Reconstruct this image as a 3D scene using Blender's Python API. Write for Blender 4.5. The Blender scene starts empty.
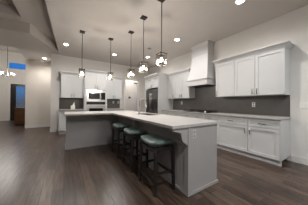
import bpy, bmesh, math, random
from mathutils import Vector, Matrix
random.seed(4)
C = bpy.context.scene.collection
SC = bpy.context.scene
R = math.radians

# ---------------------------------------------------------------- camera
F_PX = 139.3
YAW, PITCH, ROLL, CAM_H = R(32.62), R(0.367), R(0.434), 1.1775
Fw = Vector((math.sin(YAW)*math.cos(PITCH), math.cos(YAW)*math.cos(PITCH), math.sin(PITCH)))
Rt = Vector((math.cos(YAW), -math.sin(YAW), 0)); Up = Rt.cross(Fw)
R2 = Rt*math.cos(ROLL) + Up*math.sin(ROLL); U2 = Up*math.cos(ROLL) - Rt*math.sin(ROLL)
cd = bpy.data.cameras.new('camera'); cam = bpy.data.objects.new('camera', cd); C.objects.link(cam)
cd.sensor_width = 36; cd.lens = F_PX/308*36; cd.clip_start = .02
M4 = Matrix((R2, U2, -Fw)).transposed().to_4x4(); M4.translation = (0, 0, CAM_H)
cam.matrix_world = M4; SC.camera = cam

# ---------------------------------------------------------------- world: blue dusk
w = bpy.data.worlds.new('dusk'); SC.world = w; w.use_nodes = True
nt = w.node_tree; nt.nodes.clear()
tc = nt.nodes.new('ShaderNodeTexCoord'); sx = nt.nodes.new('ShaderNodeSeparateXYZ'); rp = nt.nodes.new('ShaderNodeValToRGB')
bg = nt.nodes.new('ShaderNodeBackground'); wo = nt.nodes.new('ShaderNodeOutputWorld')
nt.links.new(tc.outputs['Generated'], sx.inputs[0]); nt.links.new(sx.outputs['Z'], rp.inputs[0])
nt.links.new(rp.outputs[0], bg.inputs[0]); nt.links.new(bg.outputs[0], wo.inputs[0])
e = rp.color_ramp.elements
e[0].position = 0.0; e[0].color = (.10, .11, .14, 1)
e[1].position = 0.06; e[1].color = (.10, .22, .42, 1)
x = e.new(0.20); x.color = (.014, .21, .66, 1)
x = e.new(1.0); x.color = (.012, .10, .40, 1)
bg.inputs[1].default_value = 0.9

SC.view_settings.view_transform = 'Standard'; SC.view_settings.look = 'None'
SC.view_settings.gamma = 1; SC.view_settings.exposure = 0.2; SC.view_settings.use_curve_mapping = False
CAN_W, PEND_W, CHAND_W, CORR_W = 70, 31, 80, 20
REAR_W = 185; REARC = (.93, .98, 1)  # cool fill lamps added behind the camera, standing in for bluish daylight
HALL_W = 75
WARM = (1, .95, .89); CANC = (1, .975, .95)

def lamp(name, kind, loc, energy, color, parent=None, radius=.04, **kw):
    d = bpy.data.lights.new(name, kind); d.energy = energy; d.color = color
    if kind in ('POINT', 'SPOT'): d.shadow_soft_size = radius
    for k, v in kw.items(): setattr(d, k, v)
    o = bpy.data.objects.new(name, d); C.objects.link(o); o.location = loc
    if parent: o.parent = parent
    return o

# ---------------------------------------------------------------- materials
def mat(name, col, rough=.5, metal=0., noise=0., nscale=8., emit=None, estr=0., bump=0., bscale=60., coat=0., spec=.5):
    m = bpy.data.materials.new(name); m.use_nodes = True
    n = m.node_tree.nodes; l = m.node_tree.links; b = n['Principled BSDF']
    b.inputs['Base Color'].default_value = (*col, 1); b.inputs['Roughness'].default_value = rough
    b.inputs['Metallic'].default_value = metal; b.inputs['Specular IOR Level'].default_value = spec
    b.inputs['Coat Weight'].default_value = coat
    t = n.new('ShaderNodeTexCoord')
    if noise:
        x = n.new('ShaderNodeTexNoise'); x.inputs['Scale'].default_value = nscale; x.inputs['Detail'].default_value = 5
        r = n.new('ShaderNodeValToRGB'); l.new(t.outputs['Object'], x.inputs['Vector']); l.new(x.outputs['Fac'], r.inputs[0])
        r.color_ramp.elements[0].position = .3; r.color_ramp.elements[1].position = .7
        r.color_ramp.elements[0].color = (*[c*(1-noise) for c in col], 1)
        r.color_ramp.elements[1].color = (*[min(1, c*(1+noise)) for c in col], 1)
        l.new(r.outputs[0], b.inputs['Base Color'])
    if bump:
        x = n.new('ShaderNodeTexNoise'); x.inputs['Scale'].default_value = bscale
        q = n.new('ShaderNodeBump'); q.inputs['Strength'].default_value = bump; q.inputs['Distance'].default_value = .01
        l.new(t.outputs['Object'], x.inputs['Vector']); l.new(x.outputs['Fac'], q.inputs['Height']); l.new(q.outputs[0], b.inputs['Normal'])
    if emit:
        b.inputs['Emission Color'].default_value = (*emit, 1); b.inputs['Emission Strength'].default_value = estr
    return m

def wood_floor():
    m = bpy.data.materials.new('floor_planks'); m.use_nodes = True
    n = m.node_tree.nodes; l = m.node_tree.links; b = n['Principled BSDF']
    t = n.new('ShaderNodeTexCoord'); s = n.new('ShaderNodeSeparateXYZ'); c = n.new('ShaderNodeCombineXYZ')
    l.new(t.outputs['Object'], s.inputs[0]); l.new(s.outputs['Y'], c.inputs['X']); l.new(s.outputs['X'], c.inputs['Y'])
    br = n.new('ShaderNodeTexBrick'); l.new(c.outputs[0], br.inputs['Vector'])
    br.inputs['Scale'].default_value = 1; br.inputs['Brick Width'].default_value = 1.15; br.inputs['Row Height'].default_value = .125
    br.inputs['Mortar Size'].default_value = .0045; br.inputs['Mortar Smooth'].default_value = .3; br.inputs['Bias'].default_value = 0
    br.offset = .37; br.offset_frequency = 2
    br.inputs['Color1'].default_value = (.044, .027, .019, 1); br.inputs['Color2'].default_value = (.100, .066, .048, 1)
    br.inputs['Mortar'].default_value = (.010, .007, .006, 1)
    mp = n.new('ShaderNodeMapping'); mp.inputs['Scale'].default_value = (1.3, 13, 1); l.new(c.outputs[0], mp.inputs[0])
    nz = n.new('ShaderNodeTexNoise'); nz.inputs['Scale'].default_value = 2.2; nz.inputs['Detail'].default_value = 6; l.new(mp.outputs[0], nz.inputs['Vector'])
    r = n.new('ShaderNodeValToRGB'); l.new(nz.outputs['Fac'], r.inputs[0])
    r.color_ramp.elements[0].position = .3; r.color_ramp.elements[0].color = (.40, .38, .36, 1)
    r.color_ramp.elements[1].position = .7; r.color_ramp.elements[1].color = (1.32, 1.30, 1.28, 1)
    mx = n.new('ShaderNodeMixRGB'); mx.blend_type = 'MULTIPLY'; mx.inputs[0].default_value = 1
    l.new(br.outputs['Color'], mx.inputs[1]); l.new(r.outputs[0], mx.inputs[2]); l.new(mx.outputs[0], b.inputs['Base Color'])
    b.inputs['Roughness'].default_value = .31; b.inputs['Specular IOR Level'].default_value = .5
    q = n.new('ShaderNodeBump'); q.inputs['Strength'].default_value = .45; q.inputs['Distance'].default_value = .004
    ad = n.new('ShaderNodeMath'); ad.operation = 'SUBTRACT'; l.new(nz.outputs['Fac'], ad.inputs[0]); l.new(br.outputs['Fac'], ad.inputs[1])
    l.new(ad.outputs[0], q.inputs['Height']); l.new(q.outputs[0], b.inputs['Normal'])
    return m

def glass(name, tint=(1, 1, 1), g=.12, rough=.03, seeded=False):
    m = bpy.data.materials.new(name); m.use_nodes = True
    n = m.node_tree.nodes; l = m.node_tree.links; n.clear()
    o = n.new('ShaderNodeOutputMaterial'); mx = n.new('ShaderNodeMixShader'); tr = n.new('ShaderNodeBsdfTransparent'); gl = n.new('ShaderNodeBsdfGlossy')
    tr.inputs[0].default_value = (*tint, 1); gl.inputs['Roughness'].default_value = rough
    mx.inputs[0].default_value = g
    if seeded:
        t = n.new('ShaderNodeTexCoord'); v = n.new('ShaderNodeTexVoronoi'); v.inputs['Scale'].default_value = 40
        l.new(t.outputs['Object'], v.inputs['Vector']); r = n.new('ShaderNodeMapRange')
        r.inputs[1].default_value = 0; r.inputs[2].default_value = .5; r.inputs[3].default_value = .20; r.inputs[4].default_value = .05
        l.new(v.outputs['Distance'], r.inputs[0]); l.new(r.outputs[0], mx.inputs[0])
    l.new(tr.outputs[0], mx.inputs[1]); l.new(gl.outputs[0], mx.inputs[2]); l.new(mx.outputs[0], o.inputs[0])
    return m

M = dict(
    floor=wood_floor(),
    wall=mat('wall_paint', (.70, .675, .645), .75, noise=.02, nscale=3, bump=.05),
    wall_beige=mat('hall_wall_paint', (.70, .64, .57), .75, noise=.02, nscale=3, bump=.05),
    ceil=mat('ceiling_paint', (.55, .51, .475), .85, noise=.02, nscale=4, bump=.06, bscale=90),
    trim=mat('white_trim_paint', (.72, .70, .67), .45),
    cab=mat('white_cabinet_paint', (.565, .565, .567), .38, noise=.012, nscale=5),
    island=mat('grey_island_paint', (.325, .307, .302), .42, noise=.015, nscale=5),
    quartz=mat('white_quartz', (.41, .385, .365), .34, noise=.05, nscale=9),
    splash=mat('dark_grey_tile', (.106, .099, .094), .30, noise=.08, nscale=7),
    steel=mat('stainless_steel', (.55, .54, .53), .28, 1.0, noise=.05, nscale=30),
    dsteel=mat('dark_stainless_steel', (.16, .155, .15), .25, 1.0),
    chrome=mat('brushed_nickel', (.50, .48, .46), .25, 1.0),
    hgrey=mat('pull_metal', (.28, .27, .26), .35, 1.0),
    black=mat('black_glass', (.008, .008, .009), .12),
    iron=mat('cast_iron', (.006, .006, .006), .6),
    bronze=mat('dark_bronze', (.030, .024, .019), .45, .6),
    darkwood=mat('espresso_wood', (.010, .008, .007), .40, noise=.2, nscale=20),
    teal=mat('teal_leather', (.135, .185, .17), .34, noise=.10, nscale=14, bump=.15, bscale=120),
    bulb=mat('lamp_bulb', (1, .95, .88), .3, emit=(1, .92, .82), estr=24),
    lens=mat('lamp_lens', (1, .97, .92), .3, emit=(1, .93, .84), estr=28),
    seeded=glass('seeded_glass', (.97, .96, .94), seeded=True),
    pane=glass('window_glass', (.85, .92, .97), .06),
    plastic=mat('white_plastic', (.78, .77, .74), .4),
    slot=mat('dark_slot', (.08, .075, .07), .6),
    softgrey=mat('light_grey_plastic', (.46, .45, .44), .45),
    greyplastic=mat('grey_plastic', (.22, .21, .20), .5),
    brownwood=mat('brown_oak', (.13, .055, .016), .4, noise=.35, nscale=9),
    doorwood=mat('dark_door_wood', (.012, .009, .008), .35),
    ceramic=mat('white_ceramic', (.80, .77, .70), .35),
    filt=mat('hood_filter_metal', (.07, .07, .07), .4, .8),
    ground=mat('lawn_at_dusk', (.05, .06, .06), .9, noise=.3, nscale=1),
)

# ---------------------------------------------------------------- mesh helpers
class MB:
    def __init__(s): s.bm = bmesh.new()
    def box(s, x0, x1, y0, y1, z0, z1, bevel=0):
        v = [s.bm.verts.new((x, y, z)) for z in (z0, z1) for x, y in ((x0, y0), (x1, y0), (x1, y1), (x0, y1))]
        fs = [s.bm.faces.new([v[i] for i in f]) for f in ((3, 2, 1, 0), (4, 5, 6, 7), (0, 1, 5, 4), (1, 2, 6, 5), (2, 3, 7, 6), (3, 0, 4, 7))]
        if bevel: bmesh.ops.bevel(s.bm, geom=list({e for f in fs for e in f.edges}), offset=bevel, segments=2, affect='EDGES', profile=.5)
        return s
    def prism(s, pts, lo, hi, axis='z', bevel=0):
        mk = {'z': lambda a, b, h: (a, b, h), 'y': lambda a, b, h: (a, h, b), 'x': lambda a, b, h: (h, a, b)}[axis]
        a = [s.bm.verts.new(mk(p, q, lo)) for p, q in pts]; b = [s.bm.verts.new(mk(p, q, hi)) for p, q in pts]
        n = len(pts); fs = [s.bm.faces.new(a[::-1]), s.bm.faces.new(b)]
        fs += [s.bm.faces.new((a[i], a[(i+1) % n], b[(i+1) % n], b[i])) for i in range(n)]
        bmesh.ops.recalc_face_normals(s.bm, faces=fs)
        if bevel: bmesh.ops.bevel(s.bm, geom=list({e for f in fs for e in f.edges}), offset=bevel, segments=2, affect='EDGES')
        return s
    def loft(s, rings, cap=True):
        rs = [[s.bm.verts.new(p) for p in r] for r in rings]; n = len(rs[0]); fs = []
        for a, b in zip(rs, rs[1:]):
            fs += [s.bm.faces.new((a[i], a[(i+1) % n], b[(i+1) % n], b[i])) for i in range(n)]
        if cap: fs += [s.bm.faces.new(rs[0][::-1]), s.bm.faces.new(rs[-1])]
        bmesh.ops.recalc_face_normals(s.bm, faces=fs); return s
    def tube(s, pts, r, n=10, smooth=True):
        pts = [Vector(p) for p in pts]; rr = r if isinstance(r, (list, tuple)) else [r]*len(pts); rings = []
        for i, p in enumerate(pts):
            d = (pts[min(i+1, len(pts)-1)] - pts[max(i-1, 0)]).normalized()
            u = d.cross(Vector((0, 0, 1))) if abs(d.z) < .95 else d.cross(Vector((0, 1, 0)))
            u.normalize(); v = d.cross(u)
            rings.append([p + (u*math.cos(k*2*math.pi/n) + v*math.sin(k*2*math.pi/n))*rr[i] for k in range(n)])
        nf = len(s.bm.faces); s.loft(rings); s.bm.faces.ensure_lookup_table()
        for f in s.bm.faces[nf:]: f.smooth = smooth and len(f.verts) == 4
        return s
    def lathe(s, prof, cx=0, cy=0, n=24):
        nf = len(s.bm.faces)
        s.loft([[(cx+r*math.cos(k*2*math.pi/n), cy+r*math.sin(k*2*math.pi/n), z) for k in range(n)] for r, z in prof])
        s.bm.faces.ensure_lookup_table()
        for f in s.bm.faces[nf:]: f.smooth = len(f.verts) == 4
        return s
    def build(s, name, m, parent=None, **props):
        me = bpy.data.meshes.new(name); s.bm.to_mesh(me); s.bm.free(); me.materials.append(M[m])
        o = bpy.data.objects.new(name, me); C.objects.link(o)
        if parent: o.parent = parent
        for k, v in props.items(): o[k] = v
        return o

def thing(name, label, cat, loc=(0, 0, 0), rz=0, group=None):
    o = bpy.data.objects.new(name, None); C.objects.link(o); o.location = loc; o.rotation_euler = (0, 0, rz)
    o.empty_display_size = .1; o['label'] = label; o['category'] = cat
    if group: o['group'] = group
    return o
def tag(o, label, cat, group=None):
    o['label'] = label; o['category'] = cat
    if group: o['group'] = group
    return o
def struct(mb, name, m, parent=None):
    o = mb.build(name, m, parent)
    if not parent: o['kind'] = 'structure'
    return o
def dup(root, label, loc=None, rz=None):
    def cp(o, par):
        c = o.copy(); C.objects.link(c)
        if par: c.parent = par
        for ch in list(o.children): cp(ch, c)
        return c
    r = cp(root, None); r['label'] = label
    if loc is not None: r.location = loc
    if rz is not None: r.rotation_euler = (0, 0, rz)
    return r

# ---------------------------------------------------------------- layout numbers (metres)
XF = 3.386; XW = 3.986                 # right run: base fronts, wall
XU = 3.656                             # right uppers: fronts
YE = .923                              # near end of the right run
YB = 6.863                             # kitchen back wall
ZC = 3.128                             # kitchen ceiling
CT = .915                              # counter top
XA = -.27                              # left edge of the kitchen ceiling

# ---------------------------------------------------------------- structure
struct(MB().box(-6.2, 5.2, -2.6, 12.75, -.08, 0), 'floor', 'floor')
struct(MB().box(XW, XW+.14, -2.6, YB+.14, 0, 3.5), 'wall_right', 'wall')
b = MB()                                # kitchen back wall with the passage opening, and the stub at its left end
OX0, OX1, OZ = 2.63, 3.38, 2.42
b.box(-.475, OX0, YB, YB+.14, 0, 3.5); b.box(OX1, XW, YB, YB+.14, 0, 3.5); b.box(OX0, OX1, YB, YB+.14, OZ, 3.5)
struct(b, 'wall_back', 'wall')
struct(MB().box(-.475, -.335, YB+.14, 8.5, 0, ZC), 'wall_left', 'wall')
struct(MB().box(-1.52, -.335, 8.5, 8.64, 0, 4.45), 'wall_hall', 'wall_beige')
# passage behind the opening
struct(MB().box(2.2, 4.7, 7.9, 8.04, 0, 3.0).box(2.2, 2.34, YB+.14, 7.9, 0, 3.0).box(4.6, 4.74, YB+.14, 7.9, 0, 3.0), 'wall_passage', 'trim')
# foyer
DX0, DX1, DZ = -2.98, -1.72, 2.38
TX0, TX1, TZ0, TZ1 = -3.10, -1.72, 3.36, 3.80
b = MB(); Y0, Y1 = 12.6, 12.75
b.box(-5.2, TX0, Y0, Y1, 0, 4.45); b.box(TX0, DX0, Y0, Y1, 0, TZ0); b.box(DX0, DX1, Y0, Y1, DZ, TZ0); b.box(TX0, TX1, Y0, Y1, TZ1, 4.45)
b.box(TX1, -.9, Y0, Y1, 0, 4.45)
struct(b, 'wall_foyer', 'wall')
struct(MB().box(-5.34, -5.2, 6.9, 12.75, 0, 4.45), 'wall_entry', 'wall')
struct(MB().box(-1.04, -.9, 8.64, 12.6, 0, 4.45), 'wall_inner', 'wall')
struct(MB().box(-6.34, XW+.14, -2.74, -2.6, 0, 3.6), 'wall_rear', 'wall')
struct(MB().box(-6.34, -6.2, -2.6, 7.04, 0, 3.6).box(-6.2, -5.2, 6.9, 7.04, 0, 3.6), 'wall_living', 'wall')
# ceilings: kitchen, hall (with its clipped corner), living with tray, foyer, passage
ZL = 3.42
b = MB()
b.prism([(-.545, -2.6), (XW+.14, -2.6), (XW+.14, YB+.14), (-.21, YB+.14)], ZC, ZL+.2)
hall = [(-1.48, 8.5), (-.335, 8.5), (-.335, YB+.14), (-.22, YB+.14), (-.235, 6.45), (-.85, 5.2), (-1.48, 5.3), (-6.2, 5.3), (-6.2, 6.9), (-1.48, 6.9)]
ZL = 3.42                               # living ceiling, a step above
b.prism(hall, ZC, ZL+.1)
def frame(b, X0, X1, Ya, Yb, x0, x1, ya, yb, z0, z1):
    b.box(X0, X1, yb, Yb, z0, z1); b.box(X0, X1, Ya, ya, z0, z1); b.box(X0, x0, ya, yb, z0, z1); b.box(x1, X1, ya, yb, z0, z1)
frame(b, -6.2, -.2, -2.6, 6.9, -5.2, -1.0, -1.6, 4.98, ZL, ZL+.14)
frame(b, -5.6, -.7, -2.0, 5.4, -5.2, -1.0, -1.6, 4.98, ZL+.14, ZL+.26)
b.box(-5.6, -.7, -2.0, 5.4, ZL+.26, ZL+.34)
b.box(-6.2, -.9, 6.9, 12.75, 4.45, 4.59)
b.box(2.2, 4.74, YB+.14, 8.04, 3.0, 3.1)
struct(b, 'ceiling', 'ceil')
struct(MB().box(-1.48, -.9, 6.9, 6.98, ZC+.14, 4.45).box(-5.2, -1.48, 6.9, 6.98, ZC+.14, 4.45), 'wall_header', 'ceil')
# door and transom
d = bpy.data.objects.new('door_1', None); C.objects.link(d); d.location = (DX0, 12.6, 0); d['kind'] = 'structure'
W = DX1-DX0
b = MB(); b.box(0, .26, .04, .09, 0, DZ); b.box(W-.2, W, .04, .09, 0, DZ); b.box(.26, W-.2, .04, .09, DZ-.14, DZ); b.box(.26, W-.2, .04, .09, 0, .26)
b.build('door_frame', 'doorwood', d)
MB().box(.26, W-.2, .06, .07, .26, DZ-.14).build('pane', 'pane', d)
MB().box(-.10, 0, -.02, .0, 0, DZ+.1).box(W, W+.1, -.02, 0, 0, DZ+.1).box(0, W, -.02, 0, DZ, DZ+.1).build('casing', 'trim', d)
wd = bpy.data.objects.new('window_1', None); C.objects.link(wd); wd.location = (TX0, 12.6, TZ0); wd['kind'] = 'structure'
b = MB(); W = TX1-TX0; H = TZ1-TZ0
frame(b, 0, W, .04, .09, .035, W-.035, .04, .09, 0, H) if False else None
b.box(0, W, .04, .09, 0, .035); b.box(0, W, .04, .09, H-.035, H); b.box(0, .035, .04, .09, .035, H-.035); b.box(W-.035, W, .04, .09, .035, H-.035)
b.build('window_frame', 'trim', wd)
MB().box(.035, W-.035, .06, .07, .035, H-.035).build('pane', 'pane', wd)
# baseboards
struct(MB().box(-1.52, -.475, 8.484, 8.5, 0, .13), 'baseboard_hall', 'trim')
struct(MB().box(-.491, -.2, YB-.016, YB, 0, .14).box(-.491, -.475, YB, 8.484, 0, .14), 'baseboard_left', 'trim')
struct(MB().box(XW-.016, XW, -2.6, YE-.02, 0, .13), 'baseboard_right', 'trim')
struct(MB().box(-5.2, DX0-.1, 12.584, 12.6, 0, .14), 'baseboard_foyer', 'trim')
# passage opening casing
struct(MB().box(OX0-.1, OX0, YB-.018, YB, 0, OZ+.1).box(OX1, OX1+.1, YB-.018, YB, 0, OZ+.1).box(OX0, OX1, YB-.018, YB, OZ, OZ+.1), 'trim_1', 'trim')
# lawn outside the front door
struct(MB().box(-14, 8, 12.8, 40, -.12, -.04), 'ground', 'ground')

# ---------------------------------------------------------------- cabinets (local: front at y=0, body to +y, width along +x)
def shaker(b, x0, x1, z0, z1, rail=.058, t=.02):
    b.box(x0, x0+rail, 0, t, z0, z1); b.box(x1-rail, x1, 0, t, z0, z1)
    b.box(x0+rail, x1-rail, 0, t, z0, z0+rail); b.box(x0+rail, x1-rail, 0, t, z1-rail, z1)
    b.box(x0+rail, x1-rail, .013, t, z0+rail, z1-rail)
def pull(door, x, z, vertical=True, L=.13):
    b = MB(); h = L/2
    if vertical:
        b.tube([(x, -.03, z-h), (x, -.03, z+h)], .0085, 8)
        for s in (-1, 1): b.tube([(x, -.03, z+s*h*.7), (x, 0, z+s*h*.7)], .005, 6)
    else:
        b.tube([(x-h, -.03, z), (x+h, -.03, z)], .0085, 8)
        for s in (-1, 1): b.tube([(x+s*h*.7, -.03, z), (x+s*h*.7, 0, z)], .005, 6)
    return b.build('handle', 'hgrey', door)
G = .0045
def door(root, x0, x1, z0, z1, hx=None, hz=None, m='cab'):
    b = MB(); shaker(b, x0+G, x1-G, z0+G, z1-G); o = b.build('door', m, root)
    if hx is not None: pull(o, hx, hz, True)
    return o
def drawer(root, x0, x1, z0, z1, flat=False, m='cab'):
    b = MB()
    if flat: b.box(x0+G, x1-G, 0, .02, z0+G, z1-G)
    else: shaker(b, x0+G, x1-G, z0+G, z1-G, .035)
    o = b.build('drawer', m, root); pull(o, (x0+x1)/2, (z0+z1)/2, False); return o
def base_cab(label, loc, rz, w, depth, name='base_cabinet', end=False):
    t = thing(name, label, 'cabinet', loc, rz)
    MB().box(0, w, .021, depth, .10, .88).build('carcass', 'cab', t)
    MB().box(0, w, .068, .10, 0, .10).build('toe_kick', 'cab', t)
    return t
def crown(w, ends=(True, True), depth=.33, z=2.30, h=.105, o=.075, name='crown', parent=None):
    # three-step crown moulding, mitred, running round the front and the free ends
    b = MB(); prof = [(.004, 0), (.012, .02), (.02, .03), (.045, .06), (.062, .082), (o, .085), (o, h), (0, h)]
    L = 1 if ends[0] else 0; Rr = 1 if ends[1] else 0
    rings = []
    path = []
    for p, q in prof:
        path.append([(-p*L, depth, z+q), (-p*L, -p, z+q), (w+p*Rr, -p, z+q), (w+p*Rr, depth, z+q)])
    n = len(prof)
    vs = [[b.bm.verts.new(p) for p in row] for row in path]
    for i in range(n):
        for j in range(3):
            if (j == 0 and not L) or (j == 2 and not Rr): continue
            b.bm.faces.new((vs[i][j], vs[i][j+1], vs[(i+1) % n][j+1], vs[(i+1) % n][j]))
    # top lid
    bmesh.ops.recalc_face_normals(b.bm, faces=b.bm.faces)
    b.box(0.001, w-.001, .001, depth, z, z+h-.002)
    return b.build(name, 'cab', parent)

R90 = -math.pi/2
ZU = 1.376
# right run, near unit: two drawers over two doors
w1 = 2.20-YE
t = base_cab('white base cabinet at right end of right wall run, two drawers over two doors', (XF, 2.20, 0), R90, w1, XW-XF-.002)
hs = w1-.545                            # seam (local x) measured from the far end
hs = 2.20-1.471
drawer(t, 0, hs, .70, .865); drawer(t, hs, w1, .70, .865)
door(t, 0, hs, .115, .70, hs-.05, .60); door(t, hs, w1, .115, .70, hs+.05, .60)
MB().box(w1-.0, w1+.004, .0, XW-XF-.002, .10, .88).build('end_panel', 'cab', t)
# cooktop unit and the far unit
t = base_cab('white base cabinet under the black cooktop, mostly hidden behind the island', (XF, 3.49, 0), R90, 1.288, XW-XF-.002)
for k in range(3): drawer(t, k*.43, (k+1)*.43 if k < 2 else 1.288, .70, .865)
for k in range(3): door(t, k*.43, (k+1)*.43 if k < 2 else 1.288, .115, .70, k*.43+.36, .60)
t = base_cab('white base cabinet beside the refrigerator panel, top drawers showing over the island', (XF, 4.655, 0), R90, 1.163, XW-XF-.002)
for k in range(2): drawer(t, k*.58, (k+1)*.58, .70, .865); door(t, k*.58, (k+1)*.58, .115, .70, .53+k*.1, .60)
tag(MB().box(XF-.03, XW-.013, YE-.02, 4.655, .881, CT, .003).build('countertop', 'quartz'), 'long white countertop along the right wall under the hood', 'countertop')
tag(MB().box(XW-.012, XW-.001, YE-.0, 4.655, CT+.001, 1.77).build('backsplash', 'splash'), 'dark grey backsplash on right wall behind cooktop', 'backsplash') if False else None
b = MB(); b.prism([(YE, CT-.03), (4.655, CT-.03), (4.655, ZU-.002), (3.44, ZU-.002), (3.44, 1.90), (2.43, 1.90), (2.43, ZU-.002), (YE, ZU-.002)], XW-.012, XW-.001, 'x')
tag(b.build('backsplash', 'splash'), 'dark grey backsplash on the right wall behind the cooktop', 'backsplash')

# right uppers (three doors)
w3 = 2.424-YE
t = thing('wall_cabinet', 'white three-door wall cabinet at the right, with crown moulding', 'cabinet', (XU, 2.424, 0), R90)
MB().box(0, w3, .021, XW-XU-.002, ZU, 2.36).build('carcass', 'cab', t)
s1, s2 = 2.424-1.90, 2.424-1.44
door(t, 0, s1, ZU, 2.30, .05, 1.47).name = 'door'
door(t, s1, s2, ZU, 2.30, s2-.045, 1.47); door(t, s2, w3, ZU, 2.30, s2+.045, 1.47)
crown(w3, (True, True), XW-XU-.002, 2.30, parent=t)
# uppers left of the hood
w4 = 4.655-3.445
t = thing('wall_cabinet', 'white wall cabinet between the refrigerator panel and the range hood', 'cabinet', (XU, 4.652, 0), R90)
MB().box(0, w4, .021, XW-XU-.002, ZU, 2.36).build('carcass', 'cab', t)
for k in range(3): door(t, k*w4/3, (k+1)*w4/3, ZU, 2.30, (k*w4/3+.36) if k != 2 else k*w4/3+.05, 1.47)
crown(w4, (False, True), XW-XU-.002, 2.30, parent=t, o=.05)

# refrigerator surround
XP = 3.19
t = thing('refrigerator_cabinet', 'tall white cabinet surround built around the refrigerator', 'cabinet', (XP, 5.80, 0), R90)
wf = 5.80-4.66; df = XW-XP-.002
MB().box(0, .16, 0, df, 0, 2.36).build('side_panel', 'cab', t)
MB().box(wf-.03, wf, 0, df, 0, 2.36).build('side_panel', 'cab', t)
MB().box(.16, wf-.03, .021, df, 1.84, 2.36).build('carcass', 'cab', t)
wm_ = (.16+wf-.03)/2
door(t, .16, wm_, 1.84, 2.30, wm_-.04, 1.92); door(t, wm_, wf-.03, 1.84, 2.30, wm_+.04, 1.92)
crown(wf, (False, False), df, 2.32, parent=t, o=.06)
# refrigerator
t = thing('refrigerator', 'dark stainless french door refrigerator in the white surround', 'refrigerator', (XP-.03, 5.80-.165, 0), R90)
wr = wf-.20; dr = XW-XP-.06
MB().box(0, wr, .06, dr, .02, 1.78).build('body', 'dsteel', t)
for x0, x1, hx in ((0, wr/2-.003, wr/2-.05), (wr/2+.003, wr, wr/2+.05)):
    o = MB().box(x0, x1, 0, .056, .72, 1.78, .008).build('door', 'dsteel', t)
    MB().tube([(hx, -.045, .85), (hx, -.045, 1.6)], .011, 8).tube([(hx, -.045, .9), (hx, 0, .9)], .008, 6).tube([(hx, -.045, 1.55), (hx, 0, 1.55)], .008, 6).build('handle', 'steel', o)
o = MB().box(0, wr, 0, .056, .06, .712, .008).build('freezer_drawer', 'dsteel', t)
MB().tube([(.1, -.045, .64), (wr-.1, -.045, .64)], .011, 8).tube([(.15, -.045, .64), (.15, 0, .64)], .008, 6).tube([(wr-.15, -.045, .64), (wr-.15, 0, .64)], .008, 6).build('handle', 'steel', o)

# range hood
yc = 3.03
t = thing('range_hood', 'white flared range hood with crown reaching the ceiling over the cooktop', 'range hood', (XW-.014, yc, 0), R90)
def hring(hw, d, z): return [(-hw, 0, z), (-hw, -d, z), (hw, -d, z), (hw, 0, z)]
b = MB(); rs = []
Z0, Z1 = 1.955, 2.78
for k in range(11):
    u = k/10; f = (1-u)**1.7
    rs.append(hring(.315+.085*f, .285+.145*f, Z0+(Z1-Z0)*u))
rs.append(hring(.315, .285, ZC-.09)); b.loft(rs)
b.build('chimney', 'cab', t)
MB().box(-.405, .405, -.437, 0, 1.765, 1.94).build('base_box', 'cab', t)
MB().box(-.428, .428, -.462, 0, 1.937, 1.957).build('trim_band', 'cab', t)
MB().box(-.330, .330, -.300, 0, 2.765, 2.785).build('trim_band', 'cab', t)
b = MB(); b.loft([hring(.318, .288, ZC-.10), hring(.325, .295, ZC-.08), hring(.35, .32, ZC-.025), hring(.352, .322, ZC-.001)]); b.build('crown', 'cab', t)
MB().box(-.34, .34, -.38, -.05, 1.755, 1.765).build('filter', 'filt', t)

# cooktop
t = thing('cooktop', 'black gas cooktop set in the right countertop under the hood', 'cooktop', (3.66, 3.0, CT+.001), R90)
MB().box(-.52, .52, -.26, .26, 0, .014, .004).build('glass_top', 'black', t)
for cx in (-.335, 0, .335):
    b = MB()
    for y in (-.18, .0, .18): b.box(cx-.155, cx+.155, y-.008, y+.008, .038, .056)
    for xx in (-.147, 0, .147): b.box(cx+xx-.008, cx+xx+.008, -.19, .19, .038, .056)
    for sx_ in (-.147, .147):
        for sy in (-.18, .18): b.box(cx+sx_-.006, cx+sx_+.006, sy-.006, sy+.006, .013, .038)
    b.build('grate', 'iron', t)
for bx, by in ((-.335, .1), (-.335, -.1), (0, 0), (.335, .1), (.335, -.1)):
    MB().lathe([(.04, .012), (.04, .022), (.025, .026)], bx, by, 12).build('burner', 'iron', t)
for k in range(5): MB().lathe([(.018, .012), (.016, .035)], -.16+k*.08, -.222, 10).build('knob', 'chrome', t)
# two little shakers on the counter by the cooktop
for (x, y, lab) in ((3.58, 3.27, 'small pale shaker standing at the far end of the cooktop'), (3.52, 2.745, 'small pale shaker standing in front of the near end of the cooktop')):
    if y > 3: x = 3.80; y = 3.58
    else: x = 3.372; y = 2.56
    t = thing('salt_shaker', lab, 'shaker', (x, y, CT+.001), 0)
    MB().lathe([(.02, 0), (.022, .03), (.016, .055)], n=12).build('jar', 'ceramic', t)
    MB().lathe([(.016, .055), (.016, .066), (.006, .071)], n=12).build('cap', 'chrome', t)

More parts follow.
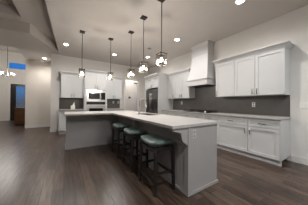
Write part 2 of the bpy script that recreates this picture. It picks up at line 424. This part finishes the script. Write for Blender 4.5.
# ---------------------------------------------------------------- back wall cabinets
YBF = 6.533; YOF = 6.25
XL0, XL1, XT1, XR1 = -.14, .665, 1.557, 2.335
wl = XL1-XL0
t = base_cab('white base cabinet left of the oven tower on the back wall', (-.19, YOF, 0), 0, XL1+.19-.002, YB-YOF-.002)
ww = XL1+.19-.002
drawer(t, 0, ww/2, .70, .865); drawer(t, ww/2, ww, .70, .865); door(t, 0, ww/2, .115, .70, ww/2-.05, .6); door(t, ww/2, ww, .115, .70, ww/2+.05, .6)
tag(MB().box(-.198, XL1-.002, YOF-.03, YB-.013, .881, CT, .003).build('countertop', 'quartz'), 'short white countertop at left of the oven tower', 'countertop')
tag(MB().box(-.198, XL1-.002, YB-.012, YB-.001, CT-.03, ZU).build('backsplash', 'splash'), 'dark grey backsplash behind the white container, left of the ovens', 'backsplash')
t = thing('wall_cabinet', 'white two-door wall cabinet left of the oven tower', 'cabinet', (XL0, YBF, 0), 0)
MB().box(0, wl-.002, .021, YB-YBF-.002, ZU, 2.36).build('carcass', 'cab', t)
door(t, 0, wl/2, ZU, 2.30, wl/2-.045, 1.47); door(t, wl/2, wl-.002, ZU, 2.30, wl/2+.045, 1.47)
crown(wl-.003, (True, False), YB-YBF-.002, 2.30, parent=t)
# oven tower
wt = XT1-XL1
t = thing('oven_tower', 'tall white cabinet on back wall holding two built-in ovens', 'cabinet', (XL1, YOF, 0), 0)
dt = YB-YOF-.002
MB().box(0, wt, .021, dt, 1.74, 2.46).box(0, .075, .0, dt, .1, 1.74).box(wt-.075, wt, .0, dt, .1, 1.74).box(.075, wt-.075, .0, dt, .1, .55).box(.075, wt-.075, dt-.03, dt, .55, 1.74).build('carcass', 'cab', t)
MB().box(0, wt, .07, .1, 0, .1).build('toe_kick', 'cab', t)
door(t, 0, wt/2, 1.76, 2.42, wt/2-.05, 1.86); door(t, wt/2, wt, 1.76, 2.42, wt/2+.05, 1.86)
crown(wt, (True, True), dt, 2.42, parent=t, o=.07)
# microwave and oven
wm = wt-.15-.006
t = thing('microwave', 'built-in steel microwave in upper slot of the oven tower', 'microwave', (XL1+.078, YOF-.012, 1.235), 0)
MB().box(0, wm, .03, .48, 0, .50).build('body', 'dsteel', t)
MB().box(0, wm, .0, .03, .385, .50).build('vent_panel', 'steel', t)
o = MB().box(0, wm*.76, 0, .03, .085, .383).build('door', 'steel', t)
MB().box(.07, wm*.76-.05, -.003, .0, .11, .36).build('window', 'black', o)
MB().tube([(wm*.76-.03, -.04, .11), (wm*.76-.03, -.04, .36)], .01, 8).tube([(wm*.76-.03, -.04, .14), (wm*.76-.03, 0, .14)], .007, 6).tube([(wm*.76-.03, -.04, .33), (wm*.76-.03, 0, .33)], .007, 6).build('handle', 'steel', o)
MB().box(wm*.765, wm, 0, .03, .085, .383).build('control_panel', 'black', t)
MB().box(0, wm, 0, .03, 0, .083).build('lower_trim', 'steel', t)
t = thing('wall_oven', 'built-in steel oven below the microwave in the oven tower', 'oven', (XL1+.078, YOF-.012, .56), 0)
MB().box(0, wm, .03, .50, 0, .665).build('body', 'dsteel', t)
MB().box(0, wm, 0, .03, .555, .665).build('control_panel', 'black', t)
o = MB().box(0, wm, 0, .03, 0, .55).build('door', 'steel', t)
MB().box(.10, wm-.10, -.003, 0, .10, .40).build('window', 'black', o)
MB().tube([(.05, -.05, .49), (wm-.05, -.05, .49)], .012, 8).tube([(.08, -.05, .49), (.08, 0, .49)], .008, 6).tube([(wm-.08, -.05, .49), (wm-.08, 0, .49)], .008, 6).build('handle', 'steel', o)
# right of the ovens
wq = XR1-XT1
t = base_cab('white base cabinet between oven tower and passage opening, hidden behind the island', (XT1+.002, YOF, 0), 0, wq-.002, YB-YOF-.002)
drawer(t, 0, wq-.002, .70, .865); door(t, 0, wq/2, .115, .70, wq/2-.05, .6); door(t, wq/2, wq-.002, .115, .70, wq/2+.05, .6)
tag(MB().box(XT1+.002, XR1, YOF-.03, YB-.013, .881, CT, .003).build('countertop', 'quartz'), 'short white countertop at right of the oven tower', 'countertop')
tag(MB().box(XT1+.002, XR1, YB-.012, YB-.001, CT-.03, ZU).build('backsplash', 'splash'), 'dark grey backsplash with two outlets, right of the ovens', 'backsplash')
t = thing('wall_cabinet', 'white wall cabinet between the oven tower and the passage opening', 'cabinet', (XT1+.002, YBF, 0), 0)
MB().box(0, wq-.002, .021, YB-YBF-.002, ZU, 2.36).build('carcass', 'cab', t)
door(t, 0, wq/2, ZU, 2.30, wq/2-.04, 1.47); door(t, wq/2, wq-.002, ZU, 2.30, wq/2+.04, 1.47)
crown(wq-.003, (False, True), YB-YBF-.002, 2.30, parent=t)
# white container on the back counter
t = thing('container', 'small white container with slanted spout on the back counter', 'container', (.27, 6.45, CT+.001), 0)
MB().box(-.075, .075, -.05, .05, 0, .15, .01).build('body', 'ceramic', t)
MB().prism([(-.02, .15), (.065, .15), (.05, .30)], -.03, .03, 'y').build('spout', 'ceramic', t)

# ---------------------------------------------------------------- island
IX0, IX1, IY0, IYP, IY1 = 1.336, 1.944, 1.264, 4.117, 4.70
PX0 = .03
t = thing('kitchen_island', 'grey L-shaped island base with panelled sides and brackets', 'island', (0, 0, 0), 0)
poly = [(IX0, IY0), (IX1, IY0), (IX1, IY1), (PX0, IY1), (PX0, IYP), (IX0, IYP)]
MB().prism(poly, 0, .88).build('body', 'island', t)
sh = .016
b = MB(); b.box(IX0-sh, IX1+sh, IY0-sh, IY0, 0, .035); b.box(IX0-sh, IX0, IY0, IYP-sh, 0, .035); b.box(PX0-sh, IX0, IYP-sh, IYP, 0, .035); b.box(PX0-sh, PX0, IYP, IY1, 0, .035)
b.build('shoe_molding', 'island', t)
b = MB(); b.box(IX0, IX0+.07, IY0-.012, IY0, .036, .879); b.box(IX0-.012, IX0, IY0-.012, IY0+.06, .036, .879)
b.build('corner_post', 'island', t)
MB().box(PX0+.002, IX0-.015, IYP-.012, IYP, .70, .879).build('apron', 'island', t)
def corbel_prof():
    # (out, z) outline: flat top and back, a sloping bead, a steep throat and a foot
    return [(0, .879), (.262, .879), (.262, .862), (.250, .850), (.215, .838), (.175, .830), (.135, .818), (.115, .800),
            (.108, .770), (.100, .735), (.085, .705), (.060, .682), (.035, .672), (.030, .655), (0, .645)]
prof = corbel_prof()
MB().prism([(IX0-.013-u, z) for u, z in prof], IY0-.004, IY0+.05, 'y').build('corbel', 'island', t)
MB().prism([(IX0-u*.95, z) for u, z in prof], 2.67, 2.73, 'y').build('corbel', 'island', t)
MB().prism([(IYP-.013-u*.9, z) for u, z in prof], .73, .79, 'x').build('corbel', 'island', t)
o = MB().box(1.405, 1.475, IY0-.008, IY0-.0, .72, .835, .003).build('outlet_plate', 'softgrey', t)
for z in (.752, .803): MB().box(1.426, 1.454, IY0-.0095, IY0-.008, z-.014, z+.014).build('socket', 'greyplastic', o)
# countertop with a cut-out for the sink
SX0, SX1, SY0, SY1 = 1.535, 1.90, 2.62, 3.32
TX, TY, TXR, TYP, TYB, TXL = 1.052, 1.238, 1.978, 3.725, 4.735, -.003
b = MB()
outer = [(TX, TY), (TXR, TY), (TXR, TYB), (TXL, TYB), (TXL, TYP), (TX, TYP)]
def slab(bm, outer, hole, z0, z1):
    for z, flip in ((z0, True), (z1, False)):
        vo = [bm.verts.new((x, y, z)) for x, y in outer]; vh = [bm.verts.new((x, y, z)) for x, y in hole]
        es = [bm.edges.new((l[i], l[(i+1) % len(l)])) for l in (vo, vh) for i in range(len(l))]
        bmesh.ops.triangle_fill(bm, use_beauty=True, use_dissolve=False, edges=es)
        if z == z0: lo = (vo, vh)
        else: hi = (vo, vh)
    for a, c in zip(lo, hi):
        n = len(a)
        for i in range(n): bm.faces.new((a[i], a[(i+1) % n], c[(i+1) % n], c[i]))
    bmesh.ops.recalc_face_normals(bm, faces=bm.faces)
slab(b.bm, outer, [(SX0, SY0), (SX1, SY0), (SX1, SY1), (SX0, SY1)], .881, CT)
tag(b.build('island_countertop', 'quartz'), 'white L-shaped quartz slab topping the grey island', 'countertop')
b = MB()
b.box(SX0-.02, SX0, SY0-.02, SY1+.02, .885, .89) if False else None
zb = .899
b.box(SX0+.001, SX0+.014, SY0+.001, SY1-.001, .884, zb); b.box(SX1-.014, SX1-.001, SY0+.001, SY1-.001, .884, zb)
b.box(SX0+.014, SX1-.014, SY0+.001, SY0+.014, .884, zb); b.box(SX0+.014, SX1-.014, SY1-.014, SY1-.001, .884, zb)
b.box(SX0+.014, SX1-.014, SY0+.014, SY1-.014, .8805, .886)
s = b.build('kitchen_sink', 'dsteel'); tag(s, 'dark steel sink set into the island top beside the faucet', 'sink')
t = thing('faucet', 'brushed metal gooseneck faucet standing on the island beside the sink', 'faucet', (1.465, 2.93, CT+.001), 0)
MB().lathe([(.03, 0), (.03, .012), (.02, .02), (.019, .10), (.015, .11)], n=16).build('base', 'chrome', t)
pts = [(0, 0, .10), (0, 0, .26)]
for k in range(1, 13):
    a = math.pi*k/12; pts.append((.095-.095*math.cos(a), 0, .26+.105*math.sin(a)))
MB().tube(pts + [(.19, 0, .23)], .013, 10).build('spout', 'chrome', t)
MB().tube([(.19, 0, .235), (.19, 0, .15), (.19, 0, .13)], [.015, .019, .016], 10).build('spray_head', 'chrome', t)
MB().tube([(0, -.02, .07), (0, -.05, .075), (.01, -.10, .10)], [.009, .008, .006], 8).build('lever', 'chrome', t)

# ---------------------------------------------------------------- bar stools
def stool():
    t = thing('bar_stool', 'teal bar stool nearest the camera, at the open end of the island', 'stool', (1.125, 1.69, .0), 0, 'bar stools along the island')
    # saddle seat: long side along y, ends raised
    b = MB(); hx, hy, th = .165, .245, .085; NU, NV = 18, 24; grid = {}
    def pt(u, v, top):
        x, y = hx*u, hy*v
        k = max(abs(u), abs(v))
        corner = (abs(u)**6+abs(v)**6)**(1/6.)
        if k > 0: s_ = k/corner; x *= s_; y *= s_
        e_ = 1-max(0, k-.55)/.45
        dome = (1-(1-e_)**2.2)
        saddle = .030*v*v - .004
        z = .615 + 1.3*saddle + (.022 + .045*dome if top else .018 - .045*dome)
        return (x, y, z)
    for top in (0, 1):
        for i in range(NU+1):
            for j in range(NV+1):
                u, v = -1+2*i/NU, -1+2*j/NV
                edge = i in (0, NU) or j in (0, NV)
                if edge and top == 1: grid[(1, i, j)] = grid[(0, i, j)]; continue
                p = pt(u, v, top)
                if edge: p = (p[0], p[1], .615+1.3*(.030*v*v-.004)+.020)
                grid[(top, i, j)] = b.bm.verts.new(p)
    for top in (0, 1):
        for i in range(NU):
            for j in range(NV):
                q = [grid[(top, i, j)], grid[(top, i+1, j)], grid[(top, i+1, j+1)], grid[(top, i, j+1)]]
                f = b.bm.faces.new(q if top else q[::-1]); f.smooth = True
    b.build('seat', 'teal', t)
    # wooden saddle frame under the cushion: curved aprons
    b = MB()
    for sx_ in (-1, 1):
        x0 = sx_*.135; n = 10
        lo = [(-.215+.43*k/n, .525+.034*(-1+2*k/n)**2) for k in range(n+1)]; up = [(y, z+.058) for y, z in lo][::-1]
        b.prism(lo+up, x0-.011, x0+.011, 'x')
    for sy in (-1, 1):
        b.box(-.124, .124, sy*.205-.011, sy*.205+.011, .545, .60)
    b.build('seat_frame', 'darkwood', t)
    for sx_ in (-1, 1):
        for sy in (-1, 1):
            def q(cx, cy, s, z): return [(cx-s, cy-s, z), (cx+s, cy-s, z), (cx+s, cy+s, z), (cx-s, cy+s, z)]
            MB().loft([q(sx_*.150, sy*.215, .016, 0), q(sx_*.138, sy*.200, .020, .585)]).build('leg', 'darkwood', t)
    for sx_ in (-1, 1): MB().box(sx_*.146-.011, sx_*.146+.011, -.20, .20, .14 if sx_ < 0 else .20, .172 if sx_ < 0 else .232).build('stretcher', 'darkwood', t)
    for sy in (-1, 1): MB().box(-.14, .14, sy*.209-.011, sy*.209+.011, .25, .28).build('stretcher', 'darkwood', t)
    return t
s0 = stool()
dup(s0, 'teal bar stool in the middle of the three along the island', (1.125, 2.42, 0))
dup(s0, 'teal bar stool farthest from the camera, in the inner corner of the island', (1.125, 3.15, 0))

# ---------------------------------------------------------------- pendants
def pendant():
    t = thing('pendant_light', 'bronze caged pendant light nearest the camera, its rod leaving the top edge', 'pendant light', (1.50, 2.10, ZC), 0, 'caged pendants over the island')
    MB().box(-.065, .065, -.065, .065, -.022, 0, .003).build('canopy', 'bronze', t)
    zt = 2.105-ZC; zb = 1.885-ZC
    MB().tube([(0, 0, -.02), (0, 0, zt)], .0075, 8).build('rod', 'bronze', t)
    h = .068; p = .009
    b = MB()
    for sx_ in (-1, 1):
        for sy in (-1, 1): b.box(sx_*h-p/2, sx_*h+p/2, sy*h-p/2, sy*h+p/2, zb, zt)
    for z0, z1 in ((zb, zb+.014), (zt-.03, zt-.008)):
        for s_ in (-1, 1):
            b.box(-h, h, s_*h-.006, s_*h+.006, z0, z1); b.box(s_*h-.006, s_*h+.006, -h, h, z0, z1)
    b.box(-h, h, -.012, .012, zt-.012, zt); b.box(-.012, .012, -h, h, zt-.012, zt)
    b.tube([(0, 0, zt), (0, 0, zt-.07)], .016, 10)
    b.build('cage', 'bronze', t)
    g = h-.010
    b = MB()
    for s_ in (-1, 1):
        b.box(-g, g, s_*g-.001, s_*g+.001, zb+.016, zt-.034); b.box(s_*g-.001, s_*g+.001, -g, g, zb+.016, zt-.034)
    b.build('glass_shade', 'seeded', t)
    zm = (zt+zb)/2-.01
    MB().lathe([(.004, zm-.035), (.020, zm-.026), (.028, zm-.005), (.024, zm+.015), (.012, zm+.04)], n=14).build('bulb', 'bulb', t)
    lamp('pendant_glow', 'POINT', (0, 0, zm-.02), PEND_W, WARM, t, radius=.05)
    return t
p0 = pendant()
for (x, y, lab) in (
    (1.49, 2.785, 'bronze caged pendant light with second nearest lantern, square canopy high over the stools'),
    (1.51, 3.545, 'bronze caged pendant light third from the camera, in line over the sink'),
    (1.157, 4.265, 'bronze caged pendant light over the inner corner of the island'),
    (.385, 4.27, 'bronze caged pendant light farthest left, in front of the left wall cabinet')):
    dup(p0, lab, (x, y, ZC))

# ---------------------------------------------------------------- recessed lights
def can():
    t = thing('recessed_light', 'glowing recessed ceiling light at top right, nearest the camera', 'ceiling light', (2.774, 1.34, ZC), 0, 'recessed lights in the ceiling')
    b = MB(); n = 28
    b.loft([[(r*math.cos(k*2*math.pi/n), r*math.sin(k*2*math.pi/n), z) for k in range(n)] for r, z in ((.062, -.001), (.066, -.008), (.088, -.006), (.09, -.001))], cap=False)
    b.build('trim_ring', 'plastic', t)
    MB().lathe([(.060, -.006), (.061, -.002)], n=28).build('lens', 'lens', t)
    lamp('recessed_glow', 'SPOT', (0, 0, -.02), CAN_W, CANC, t, radius=.05, spot_size=R(168), spot_blend=.8)
    return t
c0 = can()
for (x, y, lab) in (
    (2.858, 3.193, 'glowing recessed ceiling light just left of the hood crown'),
    (2.916, 5.082, 'glowing recessed ceiling light in front of the refrigerator, beside the smoke detector'),
    (1.66, 5.563, 'glowing recessed ceiling light just right of the second pendant rod from left'),
    (.014, 5.518, 'glowing recessed ceiling light left of the leftmost pendant rod, by the ceiling edge'),
    (-2.6, 6.1, 'added unseen fill light in the hall ceiling, beyond the left edge'),  # added lamp, out of view, to brighten the hall wall
    (-.774, 7.75, 'glowing recessed light in the hall ceiling at left'),
    (-2.6, .6, 'added unseen fill light in the living room tray at the left of the camera'),  # added lamp, out of view, lifts the peninsula panel and stool side
    (2.774, -.60, 'added unseen cool fill light behind the camera at right'),  # added rear fill for the right wall and island end
    (.60, -.60, 'added unseen cool fill light behind the camera at left')):  # added rear fill, stronger, for the peninsula panel
    c = dup(c0, lab, (x, y, ZC if x > -2 or y > 5 else ZL+.26))
    if y > 6:
        for ch in c.children:
            if ch.type == 'LIGHT': ch.data = ch.data.copy(); ch.data.energy = HALL_W; ch.data.spot_size = R(165)
    if y < 0:
        for ch in c.children:
            if ch.type == 'LIGHT': ch.data = ch.data.copy(); ch.data.energy = REAR_W*(.78 if x > 1 else 1.5); ch.data.color = REARC
t = thing('smoke_detector', 'round grey smoke detector on the kitchen ceiling', 'smoke detector', (2.494, 4.218, ZC-.001), 0)
MB().lathe([(.07, 0), (.07, -.02), (.06, -.035), (.02, -.04)], n=20).build('body', 'greyplastic', t)
MB().lathe([(.074, 0), (.074, -.008), (.07, -.009)], n=20).build('base_ring', 'plastic', t)

# ---------------------------------------------------------------- outlets, switches, vents
def plate(label, loc, rz, name='outlet', cat='outlet', gangs=1, switch=False, group=None):
    t = thing(name, label, cat, loc, rz, group); w_ = .07 if gangs == 1 else .115
    MB().box(-w_/2, w_/2, -.006, 0, -.057, .057, .002).build('cover_plate', 'plastic', t)
    for g_ in range(gangs):
        cx = 0 if gangs == 1 else (-.023+.046*g_)
        if switch: MB().box(cx-.011, cx+.011, -.010, -.006, -.03, .03).build('rocker', 'trim', t)
        else:
            for z in (-.025, .025): MB().box(cx-.013, cx+.013, -.0075, -.006, z-.014, z+.014).build('socket', 'slot', t)
    return t
xs = XW-.013
plate('white outlet on dark backsplash under the right wall cabinet', (xs, 1.59, 1.165), R90, group='outlets on the backsplashes')
plate('white outlet on dark backsplash between refrigerator panel and cooktop', (xs, 4.13, 1.205), R90, group='outlets on the backsplashes')
plate('left one of two white outlets right of the ovens', (2.01, YB-.013, 1.215), 0, group='outlets on the backsplashes')
plate('right one of two white outlets right of the ovens', (2.26, YB-.013, 1.215), 0, group='outlets on the backsplashes')
plate('white double light switch on the wall at the right edge', (XW-.001, .725, 1.165), R90, 'light_switch', 'switch', 2, True)
t = thing('air_vent', 'grey air vent high on the passage wall', 'vent', (3.68, 7.899, 2.42), 0)
MB().box(-.12, .12, -.008, 0, -.045, .045).build('frame', 'greyplastic', t)
for k in range(4): MB().box(-.105, .105, -.012, -.008, -.035+k*.02, -.026+k*.02).build('slat', 'slot', t)
t = thing('thermostat', 'dark thermostat on the passage wall seen through the opening', 'thermostat', (3.29, 7.899, 1.52), 0)
MB().box(-.065, .065, -.025, 0, -.055, .055, .006).build('body', 'greyplastic', t); MB().box(-.045, .045, -.027, -.025, -.02, .04).build('screen', 'black', t)
lamp('passage_ceiling_glow', 'POINT', (3.2, 7.4, 2.8), CORR_W, WARM, radius=.1)

# ---------------------------------------------------------------- foyer
t = thing('chandelier', 'small chandelier with bright bulbs hanging in the foyer at left', 'chandelier', (-2.48, 10.0, 4.45), 0)
MB().lathe([(.06, 0), (.06, -.02), (.02, -.03)], n=16).build('canopy', 'bronze', t)
MB().tube([(0, 0, -.02), (0, 0, -1.95)], .010, 8).build('rod', 'bronze', t)
for k in range(5):
    a = k*2*math.pi/5+.5; ca, sa = math.cos(a), math.sin(a)
    MB().tube([(0, 0, -1.93), (.12*ca, .12*sa, -1.97), (.23*ca, .23*sa, -1.93), (.25*ca, .25*sa, -1.86)], .008, 6).build('arm', 'bronze', t)
    MB().lathe([(.010, -1.86), (.022, -1.835), (.025, -1.80), (.014, -1.77)], .25*ca, .25*sa, 12).build('bulb', 'bulb', t)
lamp('chandelier_glow', 'POINT', (0, 0, -1.80), CHAND_W, WARM, t, radius=.2)
t = thing('console_cabinet', 'brown oak cabinet standing in the foyer by the front door', 'cabinet', (-2.15, 9.7, 0), 0)
MB().box(.02, .88, .0, .42, .06, .86).build('body', 'brownwood', t)
MB().box(0, .90, -.02, .44, .86, .90, .006).build('top', 'brownwood', t)
MB().box(.03, .87, .02, .40, 0, .06).build('plinth', 'darkwood', t)
for k in range(2):
    o = MB().box(.04+k*.41, .04+k*.41+.40, -.016, 0, .10, .64).build('door', 'brownwood', t)
    MB().lathe([(.012, 0), (.012, .012)], n=8).build('knob', 'bronze', o).matrix_local = Matrix.Translation((.40+k*.09, -.016, .40)) @ Matrix.Rotation(math.pi/2, 4, 'X')
    o = MB().box(.04+k*.41, .04+k*.41+.40, -.016, 0, .66, .83).build('drawer', 'brownwood', t)
    MB().lathe([(.012, 0), (.012, .012)], n=8).build('knob', 'bronze', o).matrix_local = Matrix.Translation((.24+k*.41, -.016, .745)) @ Matrix.Rotation(math.pi/2, 4, 'X')
